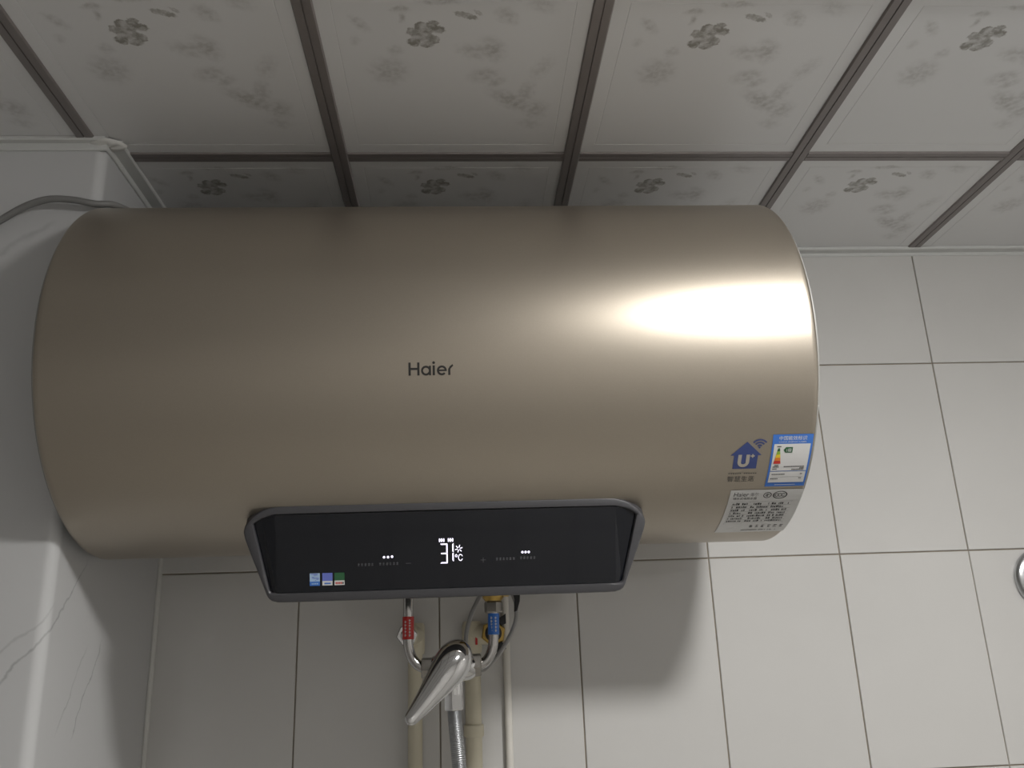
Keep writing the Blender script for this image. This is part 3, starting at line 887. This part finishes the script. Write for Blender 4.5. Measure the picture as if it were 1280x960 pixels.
# ------------------------------------------------------------------ safety valve
sv = thing('safety_valve', 'yellow brass safety valve with black lever under the heater inlet', 'valve', (.2695, YP, Z(-.067)))
b_ = MB()
b_.lathe([(0, .0095), (.004, .0125), (.007, .0125), (.010, .0105), (.030, .0105), (.033, .0125), (.056, .0125)], (.2695, YP, Z(-.067)), (0, 0, 1), 28)
b_.lathe([(0, .009), (.018, .009), (.019, .0075), (.030, .0070)], (.2695, YP, Z(-.0535)), (1, 0, 0), 24)
b_.build('valve_body', M['brass'], sv, (.2695, YP, Z(-.06)))
MB().loft([[(.2905, y, Z(-.0500)), (.3015, y, Z(-.0500)), (.3005, y, Z(-.0680)), (.2970, y, Z(-.0790)), (.2935, y, Z(-.0800)), (.2945, y, Z(-.066))] for y in (YP - .004, YP + .004)]).build('relief_lever', M['black'], sv, (.296, YP, Z(-.06)), smooth=False, bevel=.001)

# thin grey drain hose looping behind the tap
dh = spline([(.2920, YP + .004, Z(-.0580)), (.2965, YP + .010, Z(-.0700)), (.2970, YP + .016, Z(-.0850)), (.2920, YP + .020, Z(-.1000)), (.2820, YP + .026, Z(-.1170)), (.2700, YP + .032, Z(-.1320)), (.2560, YP + .038, Z(-.1430)), (.2430, YP + .036, Z(-.1380)), (.2375, YP + .030, Z(-.1180)), (.2380, YP + .026, Z(-.1000)), (.2440, YP + .022, Z(-.0800)), (.2530, YP + .018, Z(-.0620)), (.2590, YP + .014, Z(-.0480))], 8)
tag(MB().tube(dh, .0026, 12).build('drain_hose', M['greyhose'], None, tuple(dh[0])), 'thin grey plastic drain hose looping down from the brass valve', 'hose')

# ------------------------------------------------------------------ wall pipework
YW = -.0175
wp = thing('water_pipe', 'cream plastic water pipe capped by a chrome hex plug behind the red-labelled pipe', 'pipe', (.1665, YW, 0), 'cream water pipes on the wall')
p_ = spline([(.1665, YW, 0), (.1665, YW, Z(-.5)), (.1665, YW, Z(-.12)), (.1665, YW, Z(-.112))], 4)
MB().tube(p_, .0100, 24).build('pipe', M['ppr'], wp, (.1665, YW, Z(-.3)))
MB().lathe([(-.022, .0125), (-.016, .0135), (.016, .0135), (.020, .0115)], (.1665, YW, Z(-.100)), (0, 0, 1), 24).lathe([(0, .0135), (.022, .0140), (.034, .0140), (.036, .012)], (.1665, YW, Z(-.0965)), (-.22, -1, 0), 28).build('elbow', M['ppr'], wp, (.1665, YW, Z(-.1)))
MB().hexnut((.1575, YW - .034, Z(-.0970)), (0, -1, 0), .010, .0145, turn=R(8)).lathe([(0, .009), (.014, .0085), (.015, .006)], (.1575, YW - .034, Z(-.0970)), (0, -1, 0), 20).build('plug', M['chrome'], wp, (.166, YW - .04, Z(-.097)), angle=20)
wp2 = thing('water_pipe', 'cream plastic water pipe with coupling and brass outlet behind the blue-labelled pipe', 'pipe', (.246, YW, 0), 'cream water pipes on the wall')
MB().tube([(.246, YW, 0), (.246, YW, Z(-.5)), (.246, YW, Z(-.112))], .0112, 24).build('pipe', M['ppr'], wp2, (.246, YW, Z(-.3)))
MB().lathe([(0, .0125), (.002, .0138), (.015, .0138), (.017, .0118)], (.246, YW, Z(-.232)), (0, 0, 1), 28).build('coupling', M['ppr'], wp2, (.246, YW, Z(-.22)))
MB().lathe([(-.024, .0130), (-.018, .0140), (.012, .0140), (.018, .0120)], (.246, YW, Z(-.098)), (0, 0, 1), 24).lathe([(0, .0140), (.018, .0140), (.030, .0145)], (.246, YW, Z(-.098)), (1, -.25, 0), 28).build('elbow', M['ppr'], wp2, (.246, YW, Z(-.1)))
MB().box((.2505, YW - .0150, Z(-.112)), (.2535, YW - .0135, Z(-.096))).build('red_mark', M['redtape'], wp2, (.25, YW, Z(-.1)), smooth=False)
MB().lathe([(0, .0125), (.012, .013), (.024, .013)], (.2750, YW + .006, Z(-.098)), (0, -1, 0), 28).hexnut((.2755, YW - .012, Z(-.0975)), (0, -1, 0), .012, .0175, turn=R(20)).build('brass_outlet', M['brass'], wp2, (.275, YW - .02, Z(-.098)), angle=20)
MB().lathe([(0, .0115), (.003, .0115), (.004, .009)], (.2755, YW - .0238, Z(-.0975)), (0, -1, 0), 24).build('outlet_bore', M['black'], wp2, (.275, YW - .03, Z(-.098)))
yb = YW - .020
for tri in ([(.280, -.0800), (.2935, -.0715), (.2935, -.0850), (.287, -.0880)], [(.2790, -.1130), (.2870, -.1090), (.2930, -.1180), (.2800, -.1290)]):
    MB().loft([[(x, y, Z(z)) for x, z in tri] for y in (yb - .004, yb)]).build('shutoff_wing', M['black'], wp2, (tri[0][0], yb, Z(tri[0][1])), smooth=False, bevel=.0008)
tag(MB().tube([(.2945, -.0075, 0), (.2945, -.0075, Z(-.3)), (.2945, -.0075, Z(.32))], .0052, 18).build('conduit_pipe', M['pvc'], None, (.2945, -.0075, 0)), 'thin white conduit pipe running straight up the tiles behind the heater', 'pipe')

# ------------------------------------------------------------------ power cable over the marble corner
cb = spline([(-.50, YB - .006, Z(.27)), (-.40, YB - .008, Z(.325)), (-.335, YB - .010, Z(.366)), (-.303, YB - .012, Z(.387)), (-.277, YB - .014, Z(.403)), (-.251, YB - .016, Z(.4105)), (-.223, YB - .014, Z(.4105)), (-.200, YB - .009, Z(.4080)), (-.182, YB + .008, Z(.4150)), (-.168, YB + .07, Z(.4260)), (-.155, YB + .15, Z(.4230)), (-.14, YB + .22, Z(.395)), (-.13, YB + .26, Z(.36))], 8)
tag(MB().tube(cb, .0042, 14).build('power_cable', M['cable'], None, tuple(cb[0])), 'pale grey power cable arching across the marble corner above the heater', 'cable')
